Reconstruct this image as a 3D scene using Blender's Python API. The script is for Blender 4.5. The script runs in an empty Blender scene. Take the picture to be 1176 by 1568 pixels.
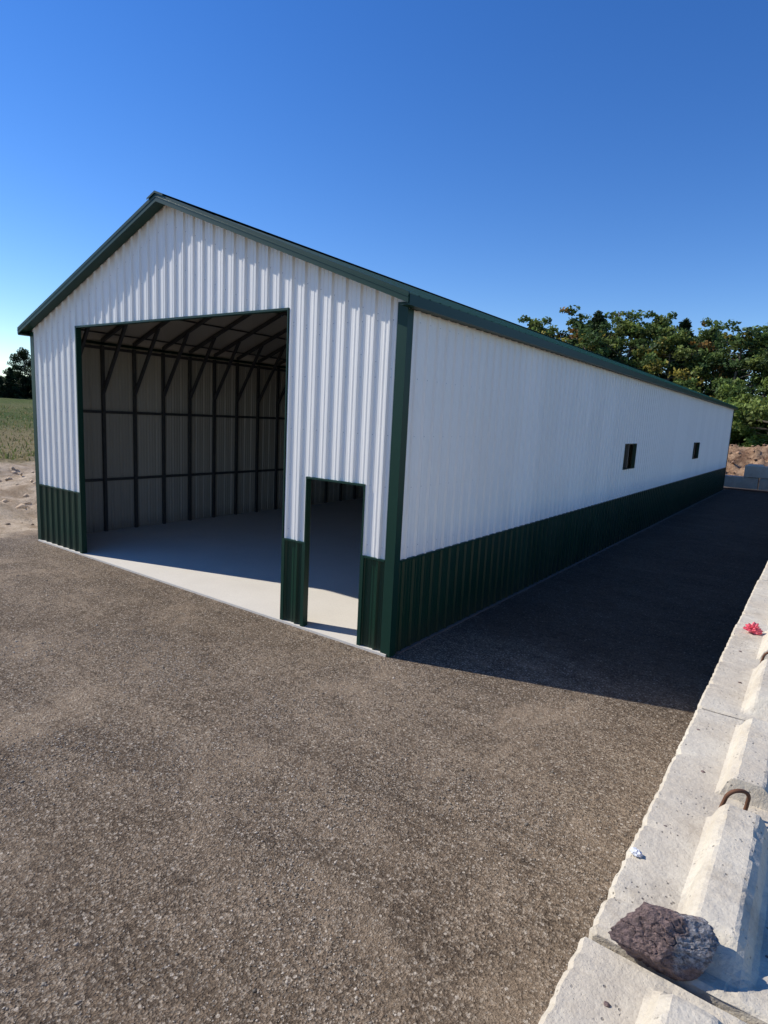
import bpy, math, random, bmesh
import numpy as np
from mathutils import Vector, Matrix, noise as mn
random.seed(7); rng=np.random.default_rng(7)
S=bpy.context.scene
COL=S.collection
# ------------------------------------------------------------------ camera
cd=bpy.data.cameras.new("camera"); cam=bpy.data.objects.new("camera",cd); COL.objects.link(cam)
cd.sensor_fit='HORIZONTAL'; cd.sensor_width=36; cd.lens=28.32; cd.clip_start=0.05; cd.clip_end=5000
back=Vector((.5751,-.8028,.1571)).normalized()
right=Vector((.8072,.5881,.0504)); right=(right-back*right.dot(back)).normalized()
up=back.cross(right)
m=Matrix((right,up,back)).transposed().to_4x4(); m.translation=Vector((4.04,-5.894,2.95))
cam.matrix_world=m; S.camera=cam
# ------------------------------------------------------------------ light
AZ=math.radians(17.5); EL=math.radians(39.5)
sunv=Vector((-math.cos(AZ)*math.cos(EL),-math.sin(AZ)*math.cos(EL),math.sin(EL)))
sd=bpy.data.lights.new("sun",'SUN'); sd.energy=5.0; sd.angle=math.radians(.5); sd.color=(1,.95,.86)
so=bpy.data.objects.new("sun",sd); COL.objects.link(so); so.rotation_mode='QUATERNION'
so.rotation_quaternion=sunv.to_track_quat('Z','Y'); so.location=(-20,-10,30)
W=bpy.data.worlds.new("World"); S.world=W; W.use_nodes=True
nt=W.node_tree; nt.nodes.clear()
sky=nt.nodes.new('ShaderNodeTexSky'); sky.sky_type='NISHITA'; sky.sun_disc=False
sky.sun_elevation=EL; sky.sun_rotation=math.atan2(sunv.x,sunv.y)%(2*math.pi)
sky.air_density=1.0; sky.dust_density=0.0; sky.ozone_density=3.8; sky.altitude=200
hs=nt.nodes.new('ShaderNodeHueSaturation'); hs.inputs['Hue'].default_value=.513; hs.inputs['Saturation'].default_value=1.28; hs.inputs['Value'].default_value=1.04
bg=nt.nodes.new('ShaderNodeBackground'); bg.inputs['Strength'].default_value=.15
wo=nt.nodes.new('ShaderNodeOutputWorld')
nt.links.new(sky.outputs[0],hs.inputs['Color']); nt.links.new(hs.outputs[0],bg.inputs[0]); nt.links.new(bg.outputs[0],wo.inputs[0])
S.view_settings.view_transform='Standard'; S.view_settings.look='None'; S.view_settings.exposure=0
# ------------------------------------------------------------------ material helpers
class M:
    def __init__(s,name,rough=.8,metal=0,spec=.5):
        s.m=bpy.data.materials.new(name); s.m.use_nodes=True; s.t=s.m.node_tree; s.b=s.t.nodes['Principled BSDF']
        s.b.inputs['Roughness'].default_value=rough; s.b.inputs['Metallic'].default_value=metal
        s.b.inputs['Specular IOR Level'].default_value=spec
        s.pos=s.n('ShaderNodeNewGeometry').outputs['Position']; s.h=None
    def n(s,k,**kw):
        x=s.t.nodes.new(k)
        for a,b in kw.items(): setattr(x,a,b)
        return x
    def set(s,i,v):
        if isinstance(v,bpy.types.NodeSocket): s.t.links.new(v,i)
        elif isinstance(v,(tuple,list)) and i.type=='RGBA' and len(v)==3: i.default_value=(*v,1)
        else: i.default_value=v
    def noise(s,scale,det=4,rough=.6,vec=None,dist=0):
        x=s.n('ShaderNodeTexNoise'); s.set(x.inputs['Vector'],vec if vec is not None else s.pos)
        x.inputs['Scale'].default_value=scale; x.inputs['Detail'].default_value=det; x.inputs['Roughness'].default_value=rough; x.inputs['Distortion'].default_value=dist
        return x.outputs['Fac']
    def voro(s,scale,out='Distance',feat='F1',vec=None):
        x=s.n('ShaderNodeTexVoronoi',feature=feat); s.set(x.inputs['Vector'],vec if vec is not None else s.pos); x.inputs['Scale'].default_value=scale
        return x.outputs[out]
    def ramp(s,f,a,b,lo=0.,hi=1.):
        x=s.n('ShaderNodeMapRange',interpolation_type='SMOOTHSTEP'); s.set(x.inputs[0],f)
        x.inputs[1].default_value=a; x.inputs[2].default_value=b; x.inputs[3].default_value=lo; x.inputs[4].default_value=hi
        return x.outputs[0]
    def mix(s,f,a,b,mode='MIX'):
        x=s.n('ShaderNodeMix',data_type='RGBA',blend_type=mode); s.set(x.inputs[0],f); s.set(x.inputs[6],a); s.set(x.inputs[7],b); return x.outputs[2]
    def math(s,op,a,b=0.):
        x=s.n('ShaderNodeMath',operation=op); s.set(x.inputs[0],a); s.set(x.inputs[1],b); return x.outputs[0]
    def vmul(s,v):
        x=s.n('ShaderNodeVectorMath',operation='MULTIPLY'); s.set(x.inputs[0],s.pos); x.inputs[1].default_value=v; return x.outputs[0]
    def rot(s,a,sc):
        x=s.n('ShaderNodeMapping'); s.set(x.inputs[0],s.pos); x.inputs['Rotation'].default_value=(0,0,a); x.inputs['Scale'].default_value=sc; return x.outputs[0]
    def sep(s):
        x=s.n('ShaderNodeSeparateXYZ'); s.set(x.inputs[0],s.pos); return x.outputs
    def color(s,c): s.set(s.b.inputs['Base Color'],c)
    def bump(s,h,st=.5,d=.01):
        x=s.n('ShaderNodeBump'); s.set(x.inputs['Height'],h); x.inputs['Strength'].default_value=st; x.inputs['Distance'].default_value=d
        if s.h: s.set(x.inputs['Normal'],s.h)
        s.h=x.outputs[0]; s.set(s.b.inputs['Normal'],s.h)

def panel_mat(name,c,rough,var=.05,wav=.25,spec=.5):
    k=M(name,rough,spec=spec); o=k.sep(); u=k.math('ADD',o[0],o[1])
    f=k.math('FLOOR',k.math('DIVIDE',k.math('ADD',u,100.02),.9144))
    wn=k.n('ShaderNodeTexWhiteNoise',noise_dimensions='1D'); k.set(wn.inputs['W'],f)
    v=k.ramp(wn.outputs['Value'],0,1,1-var,1.0)
    d=k.noise(1.2,5,.65); v2=k.ramp(d,.3,.7,.97,1.0)
    streak=k.noise(1,4,.6,vec=k.vmul((14,14,.5))); v3=k.ramp(streak,.3,.75,1.0,.96)
    g=k.math('MULTIPLY',k.math('MULTIPLY',v,v2),v3)
    ds=k.ramp(k.math('ADD',o[2],k.math('MULTIPLY',k.noise(5,4),.25)),.1,.55,.35,0)
    cc=k.n('ShaderNodeCombineColor'); 
    for i in range(3): k.set(cc.inputs[i],g)
    k.color(k.mix(ds,k.mix(1.0,c,cc.outputs[0],'MULTIPLY'),(.05,.045,.035)))
    k.bump(k.noise(2.2,2,.5,vec=k.vmul((1,1,.45))),wav,.02)
    k.set(k.b.inputs['Roughness'],k.ramp(d,.3,.7,rough-.06,rough+.08))
    return k.m
white=panel_mat("white_painted_steel",(.93,.905,.85),.38)
green=panel_mat("green_painted_steel",(.004,.040,.022),.36,.1,.2,.34)
liner=panel_mat("grey_steel_backside",(.43,.395,.33),.5,.1)
trimg=M("green_trim_paint",.42,spec=.3); trimg.color(trimg.mix(trimg.noise(6),(.004,.032,.020),(.006,.038,.025))); trimg=trimg.m
tube=M("galvanized_tube",.5,.4); tube.color(tube.mix(tube.noise(8),(.05,.05,.05),(.10,.10,.10))); tube=tube.m
roofm=M("green_roof_steel",.42,spec=.4); roofm.color(roofm.mix(roofm.noise(2),(.008,.045,.028),(.012,.055,.034))); roofm=roofm.m
k=M("slab_concrete",.75); n1=k.noise(.8,6,.65); n2=k.noise(40,4)
c=k.mix(n1,(.62,.57,.49),(.80,.75,.66)); c=k.mix(k.ramp(n2,.35,.7,0,.2),c,(.46,.42,.36)); k.color(c); k.bump(n2,.2,.004); slabm=k.m
def conc(name,a,b):
    k=M(name,.9,spec=.2); n1=k.noise(1.6,6,.7); n2=k.noise(70,5,.7); pv=k.voro(42); pm=k.ramp(pv,.10,.22,1,0)
    keep=k.ramp(k.noise(9,3),.50,.62); pm=k.math('MULTIPLY',pm,keep)
    pv2=k.voro(110); pm2=k.ramp(pv2,.06,.18,.5,0)
    c=k.mix(k.ramp(n1,.3,.7),a,b); c=k.mix(k.ramp(n2,.3,.75,0,.22),c,(a[0]*.68,a[1]*.66,a[2]*.62))
    st=k.ramp(k.noise(5,6,.75),.50,.70,0,.42); c=k.mix(st,c,(.36,.29,.20))
    st2=k.ramp(k.noise(2.2,6,.75,dist=.5),.56,.70,0,.4); c=k.mix(st2,c,(.29,.25,.20))
    c=k.mix(k.math('MULTIPLY',pm,.75),c,(.12,.10,.08)); c=k.mix(k.math('MULTIPLY',pm2,.45),c,(.20,.17,.13)); k.color(c)
    k.bump(k.noise(6,5,.7),.4,.03); k.bump(n2,.4,.006); k.bump(k.math('SUBTRACT',k.noise(16,5,.7),k.math('ADD',pm,pm2)),.5,.012); return k.m
concm=conc("precast_concrete",(.56,.485,.375),(.68,.62,.50))
# ground
k=M("gravel_dirt_grass",.95,spec=.08); o=k.sep()
big=k.noise(.35,5,.6); med=k.noise(2.3,6,.7); sm_=k.noise(11,5,.7); fin=k.noise(38,6,.78); vd=k.voro(75); vc=k.voro(75,'Color'); vs=k.voro(33,'Color'); vsd=k.voro(33)
g=k.mix(k.ramp(big,.36,.64),(.225,.165,.112),(.325,.245,.170))
g=k.mix(k.ramp(med,.45,.70,0,.55),g,(.43,.33,.235))
g=k.mix(k.ramp(med,.34,.48,.45,0),g,(.135,.100,.070))
g=k.mix(k.ramp(sm_,.50,.66,0,.50),g,(.45,.355,.255))
g=k.mix(k.ramp(sm_,.36,.48,.55,0),g,(.095,.071,.051))
tr1=k.noise(1,5,.6,vec=k.rot(.55,(.35,2.6,1)),dist=.6)
g=k.mix(k.ramp(tr1,.52,.66,0,.45),g,(.45,.345,.24))
g=k.mix(k.ramp(tr1,.34,.44,.45,0),g,(.12,.091,.066))
pat=k.ramp(k.noise(.75,7,.72,dist=.5),.48,.72)
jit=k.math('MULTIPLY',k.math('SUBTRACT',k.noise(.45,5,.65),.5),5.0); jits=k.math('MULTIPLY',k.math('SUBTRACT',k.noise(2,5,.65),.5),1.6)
shade_=k.math('MULTIPLY',k.ramp(k.math('ADD',o[1],jits),0.,2.5),k.ramp(k.math('ADD',o[0],k.math('MULTIPLY',jits,.4)),-.3,.2))  # mask for shade painted into the ground colour beside the building
g=k.mix(k.math('MULTIPLY',shade_,.70),g,(.042,.032,.025))
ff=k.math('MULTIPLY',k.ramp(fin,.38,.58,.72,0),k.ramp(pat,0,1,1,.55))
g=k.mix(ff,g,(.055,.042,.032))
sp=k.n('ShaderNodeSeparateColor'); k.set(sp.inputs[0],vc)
g=k.mix(k.math('MULTIPLY',k.ramp(sp.outputs[0],.62,.98,0,.62),k.ramp(shade_,0,1,1,.25)),g,(.58,.49,.38))
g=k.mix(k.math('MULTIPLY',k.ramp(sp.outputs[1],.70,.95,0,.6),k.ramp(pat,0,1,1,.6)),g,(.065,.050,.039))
g=k.mix(k.math('MULTIPLY',k.math('MULTIPLY',pat,.38),k.ramp(shade_,0,1,1,.1)),g,(.47,.36,.25))
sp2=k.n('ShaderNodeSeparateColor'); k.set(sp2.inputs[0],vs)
g=k.mix(k.math('MULTIPLY',k.math('MULTIPLY',k.ramp(sp2.outputs[0],.88,.96,0,.85),k.ramp(vsd,.28,.42,1,0)),k.ramp(shade_,0,1,1,.4)),g,(.60,.52,.42))
sand=k.mix(k.ramp(k.noise(1.3,6,.7),.35,.65),(.38,.275,.175),(.72,.58,.42)); sand=k.mix(k.ramp(fin,.35,.6,.5,0),sand,(.20,.145,.095))
sm=k.ramp(k.math('ADD',o[0],jits),-10.3,-9.7,1,0)
g=k.mix(sm,g,sand)
og=k.mix(k.ramp(k.noise(1.7,6,.7),.38,.60),(.20,.115,.07),(.43,.285,.18)); og=k.mix(k.ramp(k.noise(5,6,.8),.35,.5,.7,0),og,(.11,.07,.045))
g=k.mix(k.ramp(k.math('ADD',o[1],k.math('MULTIPLY',jits,.6)),32.5,33.5),g,og)
gr=k.mix(k.ramp(k.noise(.12,5,.6),.4,.6),(.095,.135,.034),(.18,.18,.07)); gr=k.mix(k.ramp(k.noise(6,6,.8),.4,.65,.6,0),gr,(.035,.05,.016))
tan=k.mix(k.ramp(k.noise(4,6,.8),.35,.65),(.14,.115,.05),(.30,.24,.13))
gl=k.mix(k.ramp(k.math('ADD',o[0],k.math('MULTIPLY',jit,3.)),-52,-40),gr,tan)
m1=k.ramp(k.math('ADD',o[0],jit),-25,-22.5,1,0)
g=k.mix(m1,g,gl)
g2=k.mix(.5,gr,(.13,.20,.03))
g=k.mix(k.math('MULTIPLY',k.ramp(k.math('ADD',o[1],jits),37.3,38.3),k.ramp(o[0],-26,-22)),g,g2)
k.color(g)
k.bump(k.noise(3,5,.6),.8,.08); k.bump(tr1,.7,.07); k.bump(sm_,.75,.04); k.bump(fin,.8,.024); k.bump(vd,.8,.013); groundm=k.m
# foliage
def folm(name,tr=.3):
    k=M(name,.6,spec=.25); a=k.n('ShaderNodeVertexColor'); a.layer_name="Col"; k.color(a.outputs[0])
    t=k.n('ShaderNodeBsdfTranslucent'); k.set(t.inputs[0],a.outputs[0]); mx=k.n('ShaderNodeMixShader'); mx.inputs[0].default_value=tr
    k.t.links.new(k.b.outputs[0],mx.inputs[1]); k.t.links.new(t.outputs[0],mx.inputs[2])
    k.t.links.new(mx.outputs[0],k.t.nodes['Material Output'].inputs[0]); return k.m
fol=folm("foliage",.38)
k=M("bark",.9); k.color(k.mix(k.noise(9),(.07,.055,.04),(.16,.14,.11))); bark=k.m
k=M("rusty_rebar",.8,.3); k.color(k.mix(k.noise(60),(.10,.045,.025),(.22,.10,.05))); rebar=k.m
k=M("rock_surface",.85); o=k.n('ShaderNodeTexCoord').outputs['Object']
sx=k.n('ShaderNodeSeparateXYZ'); k.set(sx.inputs[0],o)
half=k.ramp(k.math('ADD',k.math('MULTIPLY',sx.outputs[0],2.0),k.noise(9,3,.5,vec=o)),.54,.64)
c=k.mix(half,(.25,.17,.15),(.42,.40,.39)); c=k.mix(k.ramp(k.noise(60,5,.8),.38,.62,.75,0),c,(.085,.058,.052)); c=k.mix(k.ramp(k.voro(55),.05,.18,.7,0),c,(.035,.026,.023)); k.color(c); k.bump(k.noise(35,6,.75),.9,.02); k.bump(k.voro(60),.6,.012); rockm=k.m
k=M("gravel_stone",.85); a=k.n('ShaderNodeVertexColor'); a.layer_name="Col"; k.color(a.outputs[0]); k.bump(k.noise(200,3),.4,.002); stonem=k.m
k=M("pink_plastic",.4); k.color((.85,.15,.19)); pinkm=k.m
k=M("white_foam",.7); k.color(k.mix(k.noise(80),(.6,.62,.66),(.8,.8,.8))); foamm=k.m
k=M("red_paint",.4); k.color(k.mix(k.noise(3),(.5,.03,.02),(.55,.05,.04))); redm=k.m
# ------------------------------------------------------------------ mesh helpers
class MB:
    def __init__(s): s.v=[]; s.f=[]
    def add(s,v,f):
        b=len(s.v); s.v+=[tuple(p) for p in v]; s.f+=[tuple(b+i for i in q) for q in f]
    def box(s,a,b):
        x0,y0,z0=a; x1,y1,z1=b
        s.add([(x0,y0,z0),(x1,y0,z0),(x1,y1,z0),(x0,y1,z0),(x0,y0,z1),(x1,y0,z1),(x1,y1,z1),(x0,y1,z1)],
          [(0,3,2,1),(4,5,6,7),(0,1,5,4),(1,2,6,5),(2,3,7,6),(3,0,4,7)])
    def bar(s,p,q,w=.05,h=None):
        p=Vector(p); q=Vector(q); d=(q-p).normalized(); h=h or w
        a=Vector((0,1,0)) if abs(d.y)<.9 else Vector((1,0,0)); e=d.cross(a).normalized(); a=e.cross(d)
        vs=[]
        for c in (p,q):
            for i,j in ((-1,-1),(1,-1),(1,1),(-1,1)): vs.append(c+e*i*h/2+a*j*w/2)
        s.add(vs,[(0,1,2,3),(7,6,5,4),(0,4,5,1),(1,5,6,2),(2,6,7,3),(3,7,4,0)])
    def cone(s,p,q,r0,r1,n=7):
        p=Vector(p);q=Vector(q); d=(q-p).normalized(); a=Vector((0,0,1)) if abs(d.z)<.9 else Vector((1,0,0)); e=d.cross(a).normalized(); a=e.cross(d)
        vs=[c+(e*math.cos(t)+a*math.sin(t))*r for c,r in ((p,r0),(q,r1)) for t in [2*math.pi*i/n for i in range(n)]]
        s.add(vs,[(i,(i+1)%n,n+(i+1)%n,n+i) for i in range(n)])
    def obj(s,name,mat,parent=None,smooth=False):
        me=bpy.data.meshes.new(name); me.from_pydata(s.v,[],s.f); me.update(); me.materials.append(mat)
        if smooth:
            for p in me.polygons: p.use_smooth=True
        o=bpy.data.objects.new(name,me); COL.objects.link(o)
        if parent: o.parent=parent
        return o
def empty(name):
    e=bpy.data.objects.new(name,None); COL.objects.link(e); return e
PR=.2286
def prof(u):
    t=(u/PR)%1.0*PR
    def trap(c,wt,wb,h):
        d=min(abs(t-c),abs(t-c-PR),abs(t-c+PR))
        return h if d<=wt else (0 if d>=wb else h*(wb-d)/(wb-wt))
    return max(trap(0,.012,.032,.026),trap(PR/3,.008,.016,.004),trap(2*PR/3,.008,.016,.004))
BP=[0,.012,.032,PR/3-.016,PR/3-.008,PR/3+.008,PR/3+.016,2*PR/3-.016,2*PR/3-.008,2*PR/3+.008,2*PR/3+.016,PR-.032,PR-.012]
def ribbed(mb,P,n,u0,u1,z0,z1,extra=(),off=0.,scale=1.):
    us={round(u0,5),round(u1,5)}; k0=int(math.floor(u0/PR))-1
    for kk in range(k0,int(u1/PR)+2):
        for b in BP:
            u=kk*PR+b
            if u0<u<u1: us.add(round(u,5))
    for e in extra:
        if u0<e<u1: us.add(e)
    us=sorted(us); n=Vector(n); vs=[];fs=[]
    Z0=z0 if callable(z0) else (lambda u:z0); Z1=z1 if callable(z1) else (lambda u:z1)
    for u in us:
        h=prof(u)*scale+off
        vs.append(Vector(P(u,Z0(u)))+n*h); vs.append(Vector(P(u,Z1(u)))+n*h)
    for i in range(len(us)-1): fs.append((2*i,2*i+2,2*i+3,2*i+1))
    mb.add(vs,fs)
# ------------------------------------------------------------------ building
B=empty("steel_storage_building")
X0=-9.02; X1=0.; L=30.; XR=-4.51; ZE=4.27; ZR=6.02; WZ=1.2
OX0,OX1,OZ=-7.27,-1.87,4.25; DX0,DX1,DZ=-1.44,-.48,2.08
OVX=.15; OVY=.20
SL=(ZR-ZE)/(X1+OVX-XR)
def zroof(x): return ZR-SL*abs(x-XR)
zt=lambda u: zroof(u)-.05
F=lambda u,z:(u,0,z)
wf=MB(); gf=MB()
nf=(0,-1,0)
ribbed(wf,F,nf,X0,X1,OZ,zt,extra=(XR,))
ribbed(wf,F,nf,X0,OX0,WZ,OZ); ribbed(wf,F,nf,OX1,DX0,WZ,OZ); ribbed(wf,F,nf,DX0,DX1,DZ,OZ); ribbed(wf,F,nf,DX1,X1,WZ,OZ)
for a,b in ((X0,OX0),(OX1,DX0),(DX1,X1)): ribbed(gf,F,nf,a,b,-.05,WZ)
wf.obj("front_wall_panels",white,B); gf.obj("front_wainscot",green,B)
Rr=lambda u,z:(X1,u,z); Ll=lambda u,z:(X0,u,z)
wins=[(9.85,10.95,1.93,2.55),(19.65,20.8,1.93,2.53)]
ws=MB(); gs=MB(); li=MB(); TOP=4.17
def side(mb,P,n,holes,z0,z1,off=0.,sc=1.):
    c=0.
    for a,b,h0,h1 in holes:
        ribbed(mb,P,n,c,a,z0,z1,off=off,scale=sc); ribbed(mb,P,n,a,b,z0,h0,off=off,scale=sc); ribbed(mb,P,n,a,b,h1,z1,off=off,scale=sc); c=b
    ribbed(mb,P,n,c,L,z0,z1,off=off,scale=sc)
side(ws,Rr,(1,0,0),wins,WZ,TOP); side(ws,Ll,(-1,0,0),[],WZ,TOP)
side(gs,Rr,(1,0,0),[],-.05,WZ); side(gs,Ll,(-1,0,0),[],-.05,WZ)
side(li,Rr,(1,0,0),wins,0,TOP,off=-.012); side(li,Ll,(-1,0,0),[],0,TOP,off=-.012)
Bk=lambda u,z:(u,L,z)
ribbed(ws,Bk,(0,1,0),X0,X1,WZ,zt,extra=(XR,)); ribbed(gs,Bk,(0,1,0),X0,X1,-.05,WZ); ribbed(li,Bk,(0,1,0),X0+.02,X1-.02,0,lambda u:zt(u)-.01,extra=(XR,),off=-.012)
ribbed(li,F,nf,X0+.02,X1-.02,OZ,lambda u:zt(u)-.01,extra=(XR,),off=-.012)
ribbed(li,F,nf,X0+.02,OX0,0,OZ,off=-.012); ribbed(li,F,nf,OX1,DX0,0,OZ,off=-.012); ribbed(li,F,nf,DX0,DX1,DZ,OZ,off=-.012); ribbed(li,F,nf,DX1,X1-.02,0,OZ,off=-.012)
ws.obj("side_wall_panels",white,B); gs.obj("side_wainscot",green,B)
rf=MB(); y0,y1=-OVY,L+OVY
for sgn in (-1,1):
    xe=XR+sgn*(X1+OVX-XR)
    kk=int(y0/PR)-1
    uu=sorted({round(v,5) for v in [y0,y1]+[q*PR+b for q in range(kk,int(y1/PR)+2) for b in (0,.012,.034,PR-.034,PR-.012)] if y0<=v<=y1})
    vs=[];fs=[]
    for u in uu:
        h=prof(u)
        vs+= [(XR,u,ZR+h),(xe,u,ZE+h)]
    for i in range(len(uu)-1): fs.append((2*i,2*i+2,2*i+3,2*i+1))
    rf.add(vs,fs)
rf.obj("roof_panels",roofm,B)
rs=MB()
for sgn in (-1,1):
    xe=XR+sgn*(X1+OVX-XR-.01)
    for a,b in ((y0+.01,-.001),(.0,L),(L+.001,y1-.01)):
        rs.add([(XR,a,ZR-.03),(xe,a,ZE-.03),(xe,b,ZE-.03),(XR,b,ZR-.03)],[(0,1,2,3)])
rs.obj("roof_underlay",liner,B)
tr=MB()
for sgn in (-1,1):
    xe=XR+sgn*(X1+OVX-XR)
    for ya,yb in ((-OVY-.012,-OVY+.012),(L+OVY-.012,L+OVY+.012)):
        zt_,zb_=.035,-.085
        vs=[(XR,ya,ZR+zt_),(xe,ya,ZE+zt_),(xe,ya,ZE+zb_),(XR,ya,ZR+zb_),(XR,yb,ZR+zt_),(xe,yb,ZE+zt_),(xe,yb,ZE+zb_),(XR,yb,ZR+zb_)]
        tr.add(vs,[(0,1,2,3),(7,6,5,4),(0,4,5,1),(3,2,6,7),(1,5,6,2),(0,3,7,4)])
        if ya<0: tr.add([(XR,ya-.006,ZR-.012),(xe,ya-.006,ZE-.012),(xe,ya-.006,ZE-.024),(XR,ya-.006,ZR-.024),(XR,ya-.0005,ZR-.006),(xe,ya-.0005,ZE-.006)],[(0,1,2,3),(4,5,1,0)])
    tr.add([(XR,-OVY-.012,ZR+.036),(xe,-OVY-.012,ZE+.036),(xe,-OVY+.12,ZE+.036),(XR,-OVY+.12,ZR+.036)],[(0,1,2,3)])
    tr.add([(XR,-OVY+.012,ZR-.07),(xe,-OVY+.012,ZE-.07),(xe,-.03,ZE-.07),(XR,-.03,ZR-.07)],[(0,1,2,3)])
    a=xe-sgn*.012
    tr.box((min(a,xe+sgn*.012),-OVY,ZE-.105),(max(a,xe+sgn*.012),L+OVY,ZE+.012))
    xi=X1+.03 if sgn>0 else X0-.03
    tr.box((min(xi,a),-OVY+.013,ZE-.100),(max(xi,a),L+OVY-.013,ZE-.09))
tr.add([(XR,-OVY-.03,ZR+.06),(XR-.2,-OVY-.03,ZR+.06-.2*SL),(XR-.2,L+OVY+.03,ZR+.06-.2*SL),(XR,L+OVY+.03,ZR+.06),(XR+.2,L+OVY+.03,ZR+.06-.2*SL),(XR+.2,-OVY-.03,ZR+.06-.2*SL)],[(0,3,2,1),(0,5,4,3)])
tr.add([(XR,-OVY-.03,ZR+.06),(XR-.2,-OVY-.03,ZR+.06-.2*SL),(XR-.2,-OVY-.03,ZR+.03-.2*SL),(XR,-OVY-.03,ZR+.03),(XR+.2,-OVY-.03,ZR+.03-.2*SL),(XR+.2,-OVY-.03,ZR+.06-.2*SL)],[(0,1,2,3),(0,3,4,5)])
def corner(x,y,sx,sy,wx=.11,wy=.09):
    tr.box((min(x+sx*.032,x-sx*wx),min(y+sy*.032,y+sy*.027),-.04),(max(x+sx*.032,x-sx*wx),max(y+sy*.032,y+sy*.027),zroof(x)-.09))
    tr.box((min(x+sx*.0322,x+sx*.027),min(y+sy*.0315,y-sy*wy),-.04),(max(x+sx*.0322,x+sx*.027),max(y+sy*.0315,y-sy*wy),ZE-.11))
corner(X1,0,1,-1); corner(X0,0,-1,-1); corner(X1,L,1,1,.1,.1); corner(X0,L,-1,1)
for a,b in ((X0,OX0),(OX1,DX0),(DX1,X1-.12)): tr.box((a,-.034,WZ-.012),(b,-.003,WZ+.012))
tr.box((.003,.10,WZ-.012),(.034,L-.1,WZ+.012))
tr.box((OX0-.03,-.036,WZ+.013),(OX0+.004,.06,OZ+.004)); tr.box((OX1-.004,-.036,WZ+.013),(OX1+.014,.06,OZ+.004))
tr.box((OX0-.03,-.0375,OZ),(OX1+.014,.055,OZ+.03))
tr.box((OX0-.07,-.0365,-.03),(OX0+.006,.062,WZ+.014)); tr.box((OX1-.006,-.0365,-.03),(OX1+.05,.062,WZ+.014))
tr.box((DX0-.016,-.036,WZ+.013),(DX0+.004,.05,DZ)); tr.box((DX1-.004,-.036,WZ+.013),(DX1+.016,.05,DZ)); tr.box((DX0-.016,-.0375,DZ),(DX1+.016,.052,DZ+.025))
tr.box((DX0-.045,-.0368,-.03),(DX0+.006,.053,WZ+.014)); tr.box((DX1-.006,-.0368,-.03),(DX1+.045,.053,WZ+.014))
for a,b,c_,d in wins:
    tr.box((-.05,a-.014,c_-.014),(.036,a,d+.014)); tr.box((-.05,b,c_-.014),(.036,b+.014,d+.014)); tr.box((-.05,a,c_-.014),(.035,b,c_)); tr.box((-.05,a,d),(.035,b,d+.014))
tr.obj("trim",trimg,B)
li.obj("wall_lining",liner,B)
sc=MB()
def screw(p,n):
    n=Vector(n); p=Vector(p); a=Vector((0,0,1)); e=n.cross(a); r=.006
    sc.add([p+n*.0+(e*math.cos(t)+a*math.sin(t))*r for t in [i*math.pi/3 for i in range(6)]]+[p+n*.005+(e*math.cos(t)+a*math.sin(t))*r*.8 for t in [i*math.pi/3 for i in range(6)]],
      [(i,(i+1)%6,6+(i+1)%6,6+i) for i in range(6)]+[(6,7,8,9,10,11)])
for z in (1.35,2.1,2.72,3.4,4.05):
    u=PR*.12
    while u<L:
        if not any(a-.05<u<b+.05 and c_-.05<z<d+.05 for a,b,c_,d in wins): screw((.0005,u+.03,z),(1,0,0))
        u+=PR
    u=-PR*39+.045
    while u<-.13:
        if not(OX0-.05<u<OX1+.05) and not(DX0-.05<u<DX1+.05 and z<DZ+.1) and u>X0+.1: screw((u,-.0005,z),(0,-1,0))
        u+=PR
for dz in (.35,.9):
    u=-PR*38+.045
    while u<-.13: screw((u,-.0005,zroof(u)-dz),(0,-1,0)); u+=PR
scm=M("screw_heads",.4,.5); scm.color((.45,.46,.47)); sc.obj("panel_screws",scm.m,B)
fr=MB(); y=.66
xl,xr=X0+.06,X1-.06
while y<L-.1:
    for sg,x in ((1,xl),(-1,xr)):
        fr.bar((x,y,.03),(x,y,TOP-.02),.065)
        fr.bar((x,y,zroof(x)-.10),(XR,y,ZR-.10),.06,.07)
        fr.bar((x+sg*.02,y,3.15),(x+sg*.95,y,zroof(x+sg*.95)-.12),.06)
    fr.bar((XR-1.5,y,zroof(XR-1.5)-.12),(XR+1.5,y,zroof(XR+1.5)-.12),.05)
    fr.bar((XR,y,zroof(XR-1.5)-.12),(XR,y,ZR-.12),.04)
    y+=.752
for z in (1.21,2.72,4.1):
    fr.bar((X0+.03,.05,z),(X0+.03,L-.05,z),.04,.06)
    if z>2.6 or z<1.5: fr.bar((X1-.03,.05,z),(X1-.03,L-.05,z),.04,.06)
for q in range(1,5):
    for sg in (-1,1):
        x=XR+sg*q*1.05; fr.bar((x,.05,zroof(x)-.055),(x,L-.05,zroof(x)-.055),.04,.03)
for x in (OX0-.05,OX1+.045,DX0-.04,DX1+.045,X0+.09,X1-.09): fr.bar((x,.045,0.03),(x,.045,OZ),.06)
fr.bar((X0+.1,.045,OZ-.08),(OX0-.09,.045,OZ-.08),.05); fr.bar((OX0-.05,.045,OZ+.04),(OX1+.05,.045,OZ+.04),.05)
for q in range(1,9): fr.bar((X0+q,L-.05,0),(X0+q,L-.05,zroof(X0+q)-.1),.06)
fr.obj("steel_frame",tube,B)
sb=MB(); sb.box((X0+.015,-.05,-.1),(X1-.015,L-.015,.03)); sb.obj("concrete_slab",slabm,B)
bt=MB()
yy=.15
while yy<L-.5:
    l_=random.uniform(2.2,3.4); bt.box((.006,yy,-.05),(.05,min(yy+l_,L-.05),.012+random.uniform(0,.008))); yy+=l_+.03
wood=M("base_plate",.8); wood.color(wood.mix(wood.noise(5),(.09,.08,.07),(.17,.15,.13))); bt.obj("base_plate",wood.m,B)
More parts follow.
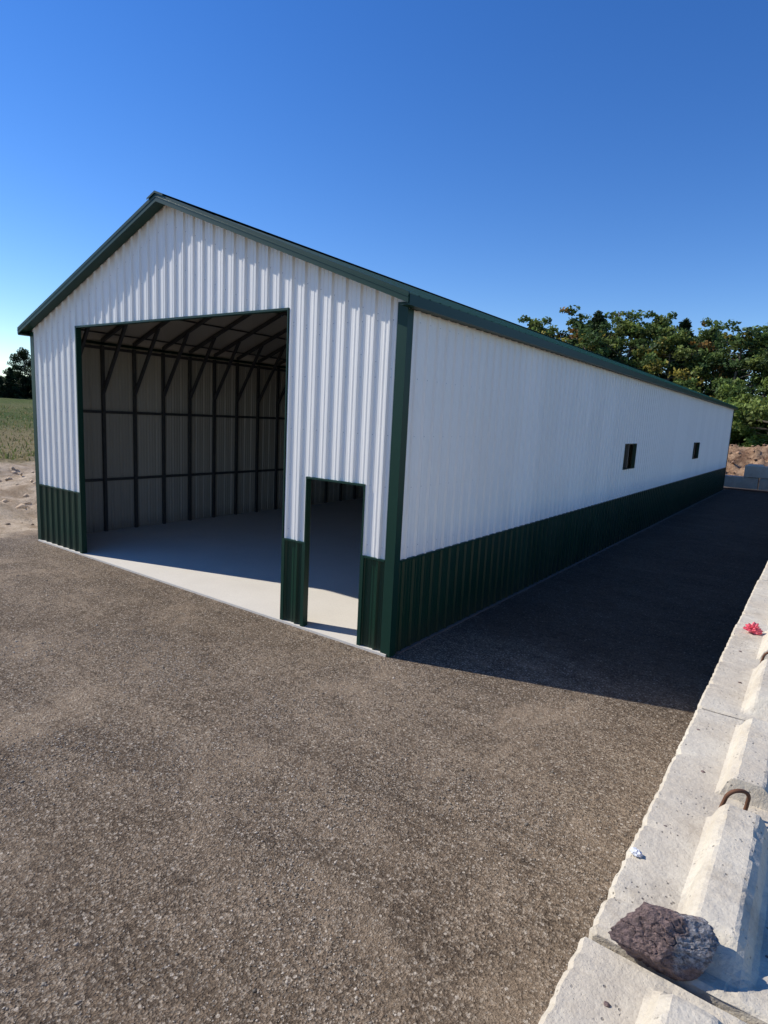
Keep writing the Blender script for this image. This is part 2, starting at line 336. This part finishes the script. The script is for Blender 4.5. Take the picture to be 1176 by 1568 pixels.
# ------------------------------------------------------------------ ground
def ss(a,b,x):
    t=min(1,max(0,(x-a)/(b-a))); return t*t*(3-2*t)
def gh(x,y):
    n=mn.fractal(Vector((x*.35,y*.35,3)),1,2,4); n2=mn.fractal(Vector((x*1.6,y*1.6,8)),1,2,3)
    h=0
    bank=ss(33.2+n*1.2,37.5+n,y)*ss(-26,-16,x); h+=bank*(1.85+.25*n+.1*n2)
    pile=ss(32.6,34.6,y)*(1-ss(36.5,39,y))*ss(-14,-9,x)
    h+=pile*(.35+.65*abs(n)+.4*n2)
    h+=2.8*(1-ss(-85,-30,x))*(1-bank)
    if x<-10: s=(1-ss(-12,-10.1,x))*(ss(-30,-24,x)); h+=s*(.18+.34*n+.16*n2)*(1-ss(30,40,y))
    if -14<x<3.7 and -12<y<0: h+=(.016*mn.noise(Vector((x*.8,y*.8,0)))+.014*mn.noise(Vector((x*1.4+y*2.2,y*.5-x*.3,4))))*(1-ss(-1.2,-.3,y))
    return h
def axis(parts):
    out=[]
    for a,b,s in parts: out+=list(np.arange(a,b,s))
    return out
xs=axis([(-1600,-400,200),(-400,-120,25),(-120,-30,3),(-30,-12,.3),(-12,6,.2),(6,14,1),(14,60,5),(60,400,40),(400,1601,200)])
ys=axis([(-1600,-400,200),(-400,-60,30),(-60,-12,4),(-12,2,.2),(2,30,.6),(30,40,.2),(40,60,1.5),(60,140,6),(140,400,30),(400,1601,200)])
vs=[(x,y,gh(x,y)) for y in ys for x in xs]; nx=len(xs)
fs=[(j*nx+i,j*nx+i+1,(j+1)*nx+i+1,(j+1)*nx+i) for j in range(len(ys)-1) for i in range(nx-1)]
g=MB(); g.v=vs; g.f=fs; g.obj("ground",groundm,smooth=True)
def np_mesh(name,V,Fq,col,mat):
    me=bpy.data.meshes.new(name); nV=len(V); nF,kF=Fq.shape
    me.vertices.add(nV); me.vertices.foreach_set('co',V.astype(np.float32).ravel())
    me.loops.add(nF*kF); me.loops.foreach_set('vertex_index',Fq.astype(np.int32).ravel())
    me.polygons.add(nF); me.polygons.foreach_set('loop_start',np.arange(0,nF*kF,kF,dtype=np.int32)); me.polygons.foreach_set('loop_total',np.full(nF,kF,dtype=np.int32))
    me.update(calc_edges=True)
    at=me.color_attributes.new("Col",'FLOAT_COLOR','POINT'); c4=np.ones((nV,4),np.float32); c4[:,:3]=col; at.data.foreach_set('color',c4.ravel())
    me.materials.append(mat); me.validate(); return me
octv=np.array([(1,0,0),(-1,0,0),(0,1,0),(0,-1,0),(0,0,1),(0,0,-1)],float)
octf=np.array([(0,2,4),(2,1,4),(1,3,4),(3,0,4),(2,0,5),(1,2,5),(3,1,5),(0,3,5)])
def stones(P,sz,cols):
    N=len(P); V=octv[None]*(1+.5*(rng.random((N,6,1))-.5))
    A=rng.random((N,3))*.7+.6; A[:,2]*=.7
    V=V*A[:,None,:]*sz[:,None,None]; th=rng.random(N)*6.28; c,s=np.cos(th),np.sin(th)
    x=V[:,:,0]*c[:,None]-V[:,:,1]*s[:,None]; y=V[:,:,0]*s[:,None]+V[:,:,1]*c[:,None]; V[:,:,0]=x; V[:,:,1]=y
    V+=P[:,None,:]; Fq=(octf[None]+np.arange(N)[:,None,None]*6).reshape(-1,3)
    return V.reshape(-1,3),Fq,np.repeat(cols,6,axis=0)
N=60000
px=3.4-13*rng.random(N); py=-5.6+6.2*rng.random(N)**1.15
nr=34000; px[:nr]=-4+7.6*rng.random(nr); py[:nr]=-5.3+3.8*rng.random(nr)
cl=np.array([mn.noise(Vector((a*.9,b*.9,5))) for a,b in zip(px,py)])
keep=(rng.random(N)<.45+1.4*cl)&~((py>-.12)&(px<.1)); px,py=px[keep],py[keep]; N=len(px)
sz=.003+.0065*rng.random(N)**2.2+.008*(rng.random(N)>.985)
pz=np.array([gh(a,b) for a,b in zip(px,py)])+sz*.15
tone=.11+.48*rng.random(N)**1.4; cols=np.stack([tone*1.0,tone*.87,tone*.71],1)
V,Fq,C=stones(np.stack([px,py,pz],1),sz,cols)
o=bpy.data.objects.new("gravel",np_mesh("gravel",V,Fq,C,stonem)); COL.objects.link(o)
N=2600
px=np.concatenate([-12+20*rng.random(N//2),-22+12*rng.random(N//2)]); py=np.concatenate([32.6+4.6*rng.random(N//2),-2+22*rng.random(N//2)])
sz=.02+.13*rng.random(N)**4; pz=np.array([gh(a,b) for a,b in zip(px,py)])+sz*.2
bc=np.where(np.arange(N)[:,None]<N//2,np.array([[.27,.165,.10]]),np.array([[.44,.33,.22]]))*(.5+rng.random((N,1)))
V,Fq,C=stones(np.stack([px,py,pz],1),sz,bc)
o=bpy.data.objects.new("dirt_clods",np_mesh("dirt_clods",V,Fq,C,stonem)); COL.objects.link(o)
# ------------------------------------------------------------------ concrete block wall
def block_mesh(name,seed,Lb=1.81,Wb=.61,Hb=.6,ridge=.085,top=True):
    n=90; ysb=sorted(set([0,.012]+list(np.linspace(.03,Lb-.03,n))+[Lb-.012,Lb]+[Lb/2-.105,Lb/2-.095,Lb/2+.095,Lb/2+.105]))
    prof_=[(0,0),(0,.2),(0,.4),(0,.583),(.014,.6),(.08,.6),(.14,.6),(.195,.6),(.21,.612),(.232,.66),(.25,.6+ridge-.004),(.262,.6+ridge),(.305,.6+ridge),(.348,.6+ridge),(.36,.6+ridge-.004),(.378,.66),(.40,.612),(.415,.6),(.47,.6),(.53,.6),(.596,.6),(.61,.583),(.61,.4),(.61,.2),(.61,0)]
    V=[];Fs=[]
    for yb in ysb:
        e=min(yb,Lb-yb); r=min(1,max(0,(e-.05)/.085))
        if abs(yb-Lb/2)<.1: r=0.0
        if not top: r=0
        for (a,b) in prof_:
            z=b
            if b>.601: z=.6+(b-.6)*r
            inset=.012 if e<.006 else 0
            a2=a+(inset if a<.1 else (-inset if a>.5 else 0)); z2=z-(.012 if (e<.006 and b>.5) else 0)
            p=Vector((a2*3+seed*7,yb*3,z2*3)); q=Vector((a2*30+seed*7,yb*30,z2*30))
            d=.0025*mn.noise(p)+.003*mn.noise(q)
            edge=1 if (b in(.583,) or a in (.014,.596)) else (.6 if abs(b-(.6+ridge-.004))<.001 else 0)
            ch=(max(0,mn.noise(Vector((yb*14+seed,a*3,1)))-.12)*.03+max(0,mn.noise(Vector((yb*45+seed,a*3,5)))-.1)*.016)*edge
            V.append((a2+d+(ch if a<.1 or .2<a<.3 else -ch if a>.3 else 0),yb+(.006*mn.noise(Vector((a*9,z*9,seed+3))) if e<.006 else 0),z2+d-ch*.6))
    m_=len(prof_)
    for j in range(len(ysb)-1):
        for i in range(m_-1):
            Fs.append((j*m_+i,(j+1)*m_+i,(j+1)*m_+i+1,j*m_+i+1))
    Fs.append(tuple(range(m_))); Fs.append(tuple(reversed([(len(ysb)-1)*m_+i for i in range(m_)])))
    me=bpy.data.meshes.new(name); me.from_pydata(V,[],Fs); me.update(); me.materials.append(concm)
    return me
tops=[block_mesh("precast_block_%d"%i,i) for i in range(4)]
flat=[block_mesh("precast_block_flat_%d"%i,10+i,top=False) for i in range(2)]
BW=empty("concrete_block_retaining_wall")
def hook(parent,x,y,z,rot=0):
    cu=bpy.data.curves.new("lifting_hook",'CURVE'); cu.dimensions='3D'; cu.bevel_depth=.0075; cu.bevel_resolution=2
    pts=[(-.045,.0,-.03),(-.045,.0,.07),(-.034,.0,.115),(0,.0,.13),(.034,.0,.115),(.045,.0,.07),(.045,0,-.03)]
    s=cu.splines.new('BEZIER'); s.bezier_points.add(len(pts)-1)
    for b,p in zip(s.bezier_points,pts): b.co=p; b.handle_left_type=b.handle_right_type='AUTO'
    cu.materials.append(rebar); o=bpy.data.objects.new("lifting_hook",cu); COL.objects.link(o); o.parent=parent; o.location=(x,y,z); o.rotation_euler=(.25,0,rot)
yy=-4.25-1.84*3; i=0
while yy<31:
    jx=random.uniform(-.010,.010)
    if i==2: jx=-.016
    a=random.uniform(-.005,.005)
    o=bpy.data.objects.new("top_block",tops[i%4]); COL.objects.link(o); o.parent=BW; o.location=(3.668+jx,yy+.015,.9+random.uniform(-.006,.006)); o.rotation_euler[2]=a
    hook(BW,3.935+jx,yy+.90,1.495,.5+random.uniform(-.3,.3))
    for z in (.3,-.3):
        o=bpy.data.objects.new("lower_block",flat[i%2]); COL.objects.link(o); o.parent=BW; o.location=(3.668+random.uniform(-.01,.01),yy+.01+(.92 if z>0 else 0),z-.008)
    yy+=1.84; i+=1
BW2=empty("concrete_block_cross_wall")
for r,(xs0,z) in enumerate(((-.35,.12),(.78,.74))):
    x=xs0; j=0
    while x<3.4:
        o=bpy.data.objects.new("cross_block",(tops if r else flat)[(j+r)%2]); COL.objects.link(o); o.parent=BW2; o.rotation_euler[2]=-math.pi/2; o.location=(x,31.6+random.uniform(-.05,.05),z); x+=1.86; j+=1
# ------------------------------------------------------------------ rock & litter
def lump(name,mat,loc,sc_,seed,sub=4,amp=.25,freq=1.5,flatb=.5):
    bm=bmesh.new(); bmesh.ops.create_icosphere(bm,subdivisions=sub,radius=1)
    for v in bm.verts:
        p=v.co.copy(); n=mn.fractal(p*freq+Vector((seed,0,0)),1,2,3); n2=mn.noise(p*freq*4+Vector((0,seed,0)))
        f=1+amp*n+amp*.3*n2
        v.co=Vector((p.x*f*sc_[0],p.y*f*sc_[1],max(p.z*f,-flatb)*sc_[2]))
    me=bpy.data.meshes.new(name); bm.to_mesh(me); bm.free(); me.materials.append(mat)
    o=bpy.data.objects.new(name,me); COL.objects.link(o); o.location=loc; return o
def rock(name,mat,loc,sc_,seed,npl=17):
    rd=random.Random(seed); bm=bmesh.new(); bmesh.ops.create_icosphere(bm,subdivisions=6,radius=1); pl=[]
    for q in range(npl):
        n=Vector((rd.gauss(0,1),rd.gauss(0,1),rd.gauss(0,1))).normalized(); pl.append((n,rd.uniform(.64,.95)))
    for v in bm.verts:
        p=v.co.copy(); r=1.15
        for n,h in pl:
            d=p.dot(n)
            if d>.05: r=min(r,h/d)
        r*=1+.05*mn.fractal(p*2.5,1,2,3)+.045*mn.noise(p*9)+.02*mn.noise(p*25)
        cr=abs(mn.noise(p*2.1+Vector((seed,0,0)))); r-=.07*max(0,1-cr/.05)
        v.co=Vector((p.x*r*sc_[0],p.y*r*sc_[1],p.z*r*sc_[2]))
    me=bpy.data.meshes.new(name); bm.to_mesh(me); bm.free(); me.materials.append(mat)
    o=bpy.data.objects.new(name,me); COL.objects.link(o); o.location=loc; return o
r=rock("rock",rockm,(3.866,-4.205,1.568),(.152,.080,.085),11,19); r.rotation_euler=(.05,-.02,.50)
for i,(x,y,s) in enumerate(((4.13,-4.2,.012),(4.15,-4.27,.009),(4.1,-4.02,.006),(3.75,-3.6,.006),(3.8,-3.1,.007),(3.72,-2.7,.006),(3.78,-4.45,.007),(3.82,-1.9,.008),(3.76,-1.3,.007))):
    lump("pebble",rockm,(x,y,1.5+s*.4),(s*1.3,s,s*.8),i,2,.3)
f_=lump("foam_scrap",foamm,(3.70,-3.83,1.512),(.018,.014,.012),5,3,.5,2)
p_=lump("pink_plastic_scrap",pinkm,(3.79,-.80,1.53),(.045,.03,.04),9,4,.9,2.5); p_.rotation_euler=(0,.3,.5)
# ------------------------------------------------------------------ trees
def leaves(centers,rad,nper,size,base_cols,flat_=.75):
    C=[];Vv=[]
    for c,r,bc in zip(centers,rad,base_cols):
        n=int(nper*(r/1.2)**2)+8; d=rng.normal(size=(n,3)); d/=np.linalg.norm(d,axis=1)[:,None]
        P=np.array(c)+d*(r*rng.random(n)**.5)[:,None]*np.array([1,1,flat_])
        a=rng.normal(size=(n,3)); a/=np.linalg.norm(a,axis=1)[:,None]; b=rng.normal(size=(n,3)); b-=a*(a*b).sum(1)[:,None]; b/=np.linalg.norm(b,axis=1)[:,None]
        s=size*(.5+rng.random(n))
        q=np.stack([P+a*s[:,None],P+b*s[:,None]*.6,P-a*s[:,None],P-b*s[:,None]*.6],1)
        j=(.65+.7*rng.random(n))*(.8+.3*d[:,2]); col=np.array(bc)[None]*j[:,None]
        Vv.append(q.reshape(-1,3)); C.append(np.repeat(col,4,axis=0))
    V=np.concatenate(Vv); C=np.concatenate(C); return V,np.arange(len(V)).reshape(-1,4),C
def decid(seed,H,R,pal,nb=38,shape=.55,nper=160,size=.155,rs_=1.):
    rnd=random.Random(seed); tb=MB(); cen=[];rad=[];bc=[]
    lean=Vector((rnd.uniform(-.4,.4),rnd.uniform(-.4,.4),0)); pts=[Vector((0,0,-.5))]
    for q in range(1,6): pts.append(lean*(q/5)**1.5+Vector((rnd.uniform(-.12,.12),rnd.uniform(-.12,.12),H*.88*q/5)))
    rr=[H*.018*(1-.16*q) for q in range(6)]
    for q in range(5): tb.cone(pts[q],pts[q+1],rr[q],rr[q+1],8)
    for q in range(nb):
        f=.14+.84*(q+rnd.random())/nb; t5=f*5*.98; i=min(4,int(t5)); base=pts[i].lerp(pts[i+1],min(1,t5-i))
        an=rnd.uniform(0,6.28); w=R*(max(.02,math.sin(min(1,(f-.05)*1.12)*math.pi))**shape)*rnd.uniform(.5,1.12)
        tip=base+Vector((math.cos(an)*w,math.sin(an)*w,rnd.uniform(.04,.15)*H*(1.1-f)+.3)); mid=base.lerp(tip,.5)+Vector((0,0,-.15))
        tb.cone(base,mid,.07*(1.2-f)+.03,.05,5); tb.cone(mid,tip,.05,.015,5)
        for e in range(3):
            c_=mid.lerp(tip,.2+.85*e/2)+Vector((rnd.uniform(-.5,.5),rnd.uniform(-.5,.5),rnd.uniform(-.4,.4)))
            cen.append(c_); rad.append(rnd.uniform(.35,.95)*R/3.5*rs_); p=rnd.choice(pal); j=rnd.uniform(.6,1.35); bc.append((p[0]*j,p[1]*j,p[2]*j))
    for q in range(9): cen.append(pts[5]+Vector((rnd.uniform(-1.1,1.1),rnd.uniform(-1.1,1.1),rnd.uniform(-.6,1.0)))); rad.append(rnd.uniform(.25,.6)*R/3.2); bc.append(rnd.choice(pal))
    V,Fq,C=leaves(cen,rad,nper,size,bc); return tb,V,Fq,C
def conif(seed,H,R,pal):
    rnd=random.Random(seed); tb=MB(); cen=[];rad=[];bc=[]
    tb.cone((0,0,-.5),(0,0,H),H*.016,.02,7); z=H*.06
    while z<H*.985:
        f=1-z/H
        an=rnd.uniform(0,6.28); w=R*f**.75*rnd.uniform(.6,1.15)+.12; tip=Vector((math.cos(an)*w,math.sin(an)*w,z-w*.12)); tb.cone((0,0,z),tip,.03,.01,4)
        for e in range(4):
            cen.append(Vector((0,0,z)).lerp(tip,.2+.27*e)+Vector((0,0,rnd.uniform(-.2,.2)))); rad.append(.30+.40*f*(1-.2*e)); p=rnd.choice(pal); j=rnd.uniform(.6,1.3); bc.append((p[0]*j,p[1]*j,p[2]*j))
        z+=H*.0065*(.5+rnd.random())
    V,Fq,C=leaves(cen,rad,260,.14,bc,.8); return tb,V,Fq,C
def tmesh(name,data):
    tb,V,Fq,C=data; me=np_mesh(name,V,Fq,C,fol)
    tm=bpy.data.meshes.new(name+"_wood"); tm.from_pydata(tb.v,[],[f for f in tb.f]); tm.update(); tm.materials.append(bark)
    return me,tm
G1=(.140,.205,.055);G2=(.085,.142,.046);G3=(.205,.255,.066);Y=(.38,.32,.07);OR=(.38,.22,.065);DG=(.026,.052,.022)
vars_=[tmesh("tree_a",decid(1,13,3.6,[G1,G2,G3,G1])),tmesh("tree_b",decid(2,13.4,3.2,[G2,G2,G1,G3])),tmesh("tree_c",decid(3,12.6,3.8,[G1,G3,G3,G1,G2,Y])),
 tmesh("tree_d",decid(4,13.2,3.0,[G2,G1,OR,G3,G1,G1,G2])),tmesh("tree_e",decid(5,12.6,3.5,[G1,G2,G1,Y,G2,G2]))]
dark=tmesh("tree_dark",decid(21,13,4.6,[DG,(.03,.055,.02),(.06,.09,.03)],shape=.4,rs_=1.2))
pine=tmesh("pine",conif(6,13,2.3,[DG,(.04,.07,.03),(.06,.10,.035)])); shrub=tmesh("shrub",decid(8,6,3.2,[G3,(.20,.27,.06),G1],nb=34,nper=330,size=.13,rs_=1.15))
def plant(par,nm,v,x,y,s,rz=None,zoff=0,sx=1.):
    e=bpy.data.objects.new(nm,v[0]); COL.objects.link(e); e.parent=par; e.location=(x,y,gh(x,y)+zoff); e.rotation_euler[2]=random.uniform(0,6.28) if rz is None else rz; e.scale=(s*sx*random.uniform(.92,1.1),s*sx*random.uniform(.92,1.1),s)
    w=bpy.data.objects.new(nm+"_trunk",v[1]); COL.objects.link(w); w.parent=e
T=empty("distant_tree_row")
x=-27.0
i=0
while x<24:
    zf=1.85 if x>-18 else 0.6
    H=(14.6 if x<-10 else 13.1)+random.uniform(-1.1,.6)-zf
    plant(T,"deciduous_tree",vars_[i%5],x,57+random.uniform(-2,3),H/13.,sx=1.12); x+=random.uniform(2.2,3.1); i+=1
x=-31.5
while x<30:
    zf=1.85 if x>-18 else 0.6
    H=(15.6 if x<-10 else 13.9)+random.uniform(-1.1,.6)-zf
    plant(T,"deciduous_tree",vars_[(i*3+1)%5],x,65+random.uniform(-2,3),H/13.); x+=random.uniform(2.8,3.8); i+=1
for x,y,s in ((-16.5,59,.98),(-8.5,60,.90),(8,60,.9)): plant(T,"pine_tree",pine,x,y,s,sx=1.15)
x=-28.
while x<22:
    plant(T,"undergrowth_shrub",shrub,x,52.5+random.uniform(-1.2,1.2),random.uniform(.6,.95),zoff=-.5); x+=random.uniform(1.8,2.8)
for x,y,s in ((.6,47.5,1.0),(3.6,46,1.1),(-2.6,50,.9)): plant(T,"green_tree",shrub,x,y,s,zoff=-.5)
T2=empty("field_edge_tree_row")
for x,y,s,v in ((-86,33.6,.50,dark),(-87,29,.42,dark),(-86,36.5,.40,dark),(-88,25,.50,vars_[1]),(-90,20,.55,vars_[0]),(-88,14,.5,dark),(-92,8,.6,vars_[3]),(-91,42,.45,dark),(-92,48,.5,vars_[1]),(-95,55,.6,vars_[0]),(-90,0,.6,vars_[4])):
    plant(T2,"field_tree",v,x,y,s*1.12,zoff=-.3)
yq=2.
while yq<56:
    plant(T2,"field_conifer",pine,-83+random.uniform(-1,1),yq,random.uniform(.22,.36),zoff=-.3,sx=1.6); 
    plant(T2,"field_shrub",shrub if random.random()<.15 else dark,-86.5+random.uniform(-1,1),yq+.8,random.uniform(.24,.33),zoff=-.6,sx=1.5); yq+=random.uniform(1.2,2.0)
Ng=30000
gx=np.concatenate([-24-40*rng.random(Ng//2)**1.3,-14+26*rng.random(Ng//2)]); gy=np.concatenate([-6+45*rng.random(Ng//2),38+14*rng.random(Ng//2)**1.3])
gz=np.array([gh(a,b) for a,b in zip(gx,gy)])
a=rng.random(Ng)*6.28; h=.10+.22*rng.random(Ng)**2; w=.03+.03*rng.random(Ng)
P=np.stack([gx,gy,gz],1); d=np.stack([np.cos(a)*w,np.sin(a)*w,0*a],1); tp=np.stack([(rng.random(Ng)-.5)*.2,(rng.random(Ng)-.5)*.2,h],1)
V=np.stack([P-d,P+d,P+tp],1).reshape(-1,3); cc=np.where(rng.random((Ng,1))<.5,np.array([[.13,.17,.05]]),np.array([[.28,.23,.11]]))*(.7+.6*rng.random((Ng,1)))
o=bpy.data.objects.new("field_grass",np_mesh("field_grass",V,np.arange(3*Ng).reshape(-1,3),np.repeat(cc,3,axis=0),fol)); COL.objects.link(o)
rt=lump("red_tarp_pile",redm,(1.0,43.5,gh(1.,43.5)+.12),(.4,.3,.28),4,3,.4,1.5)
print("done")
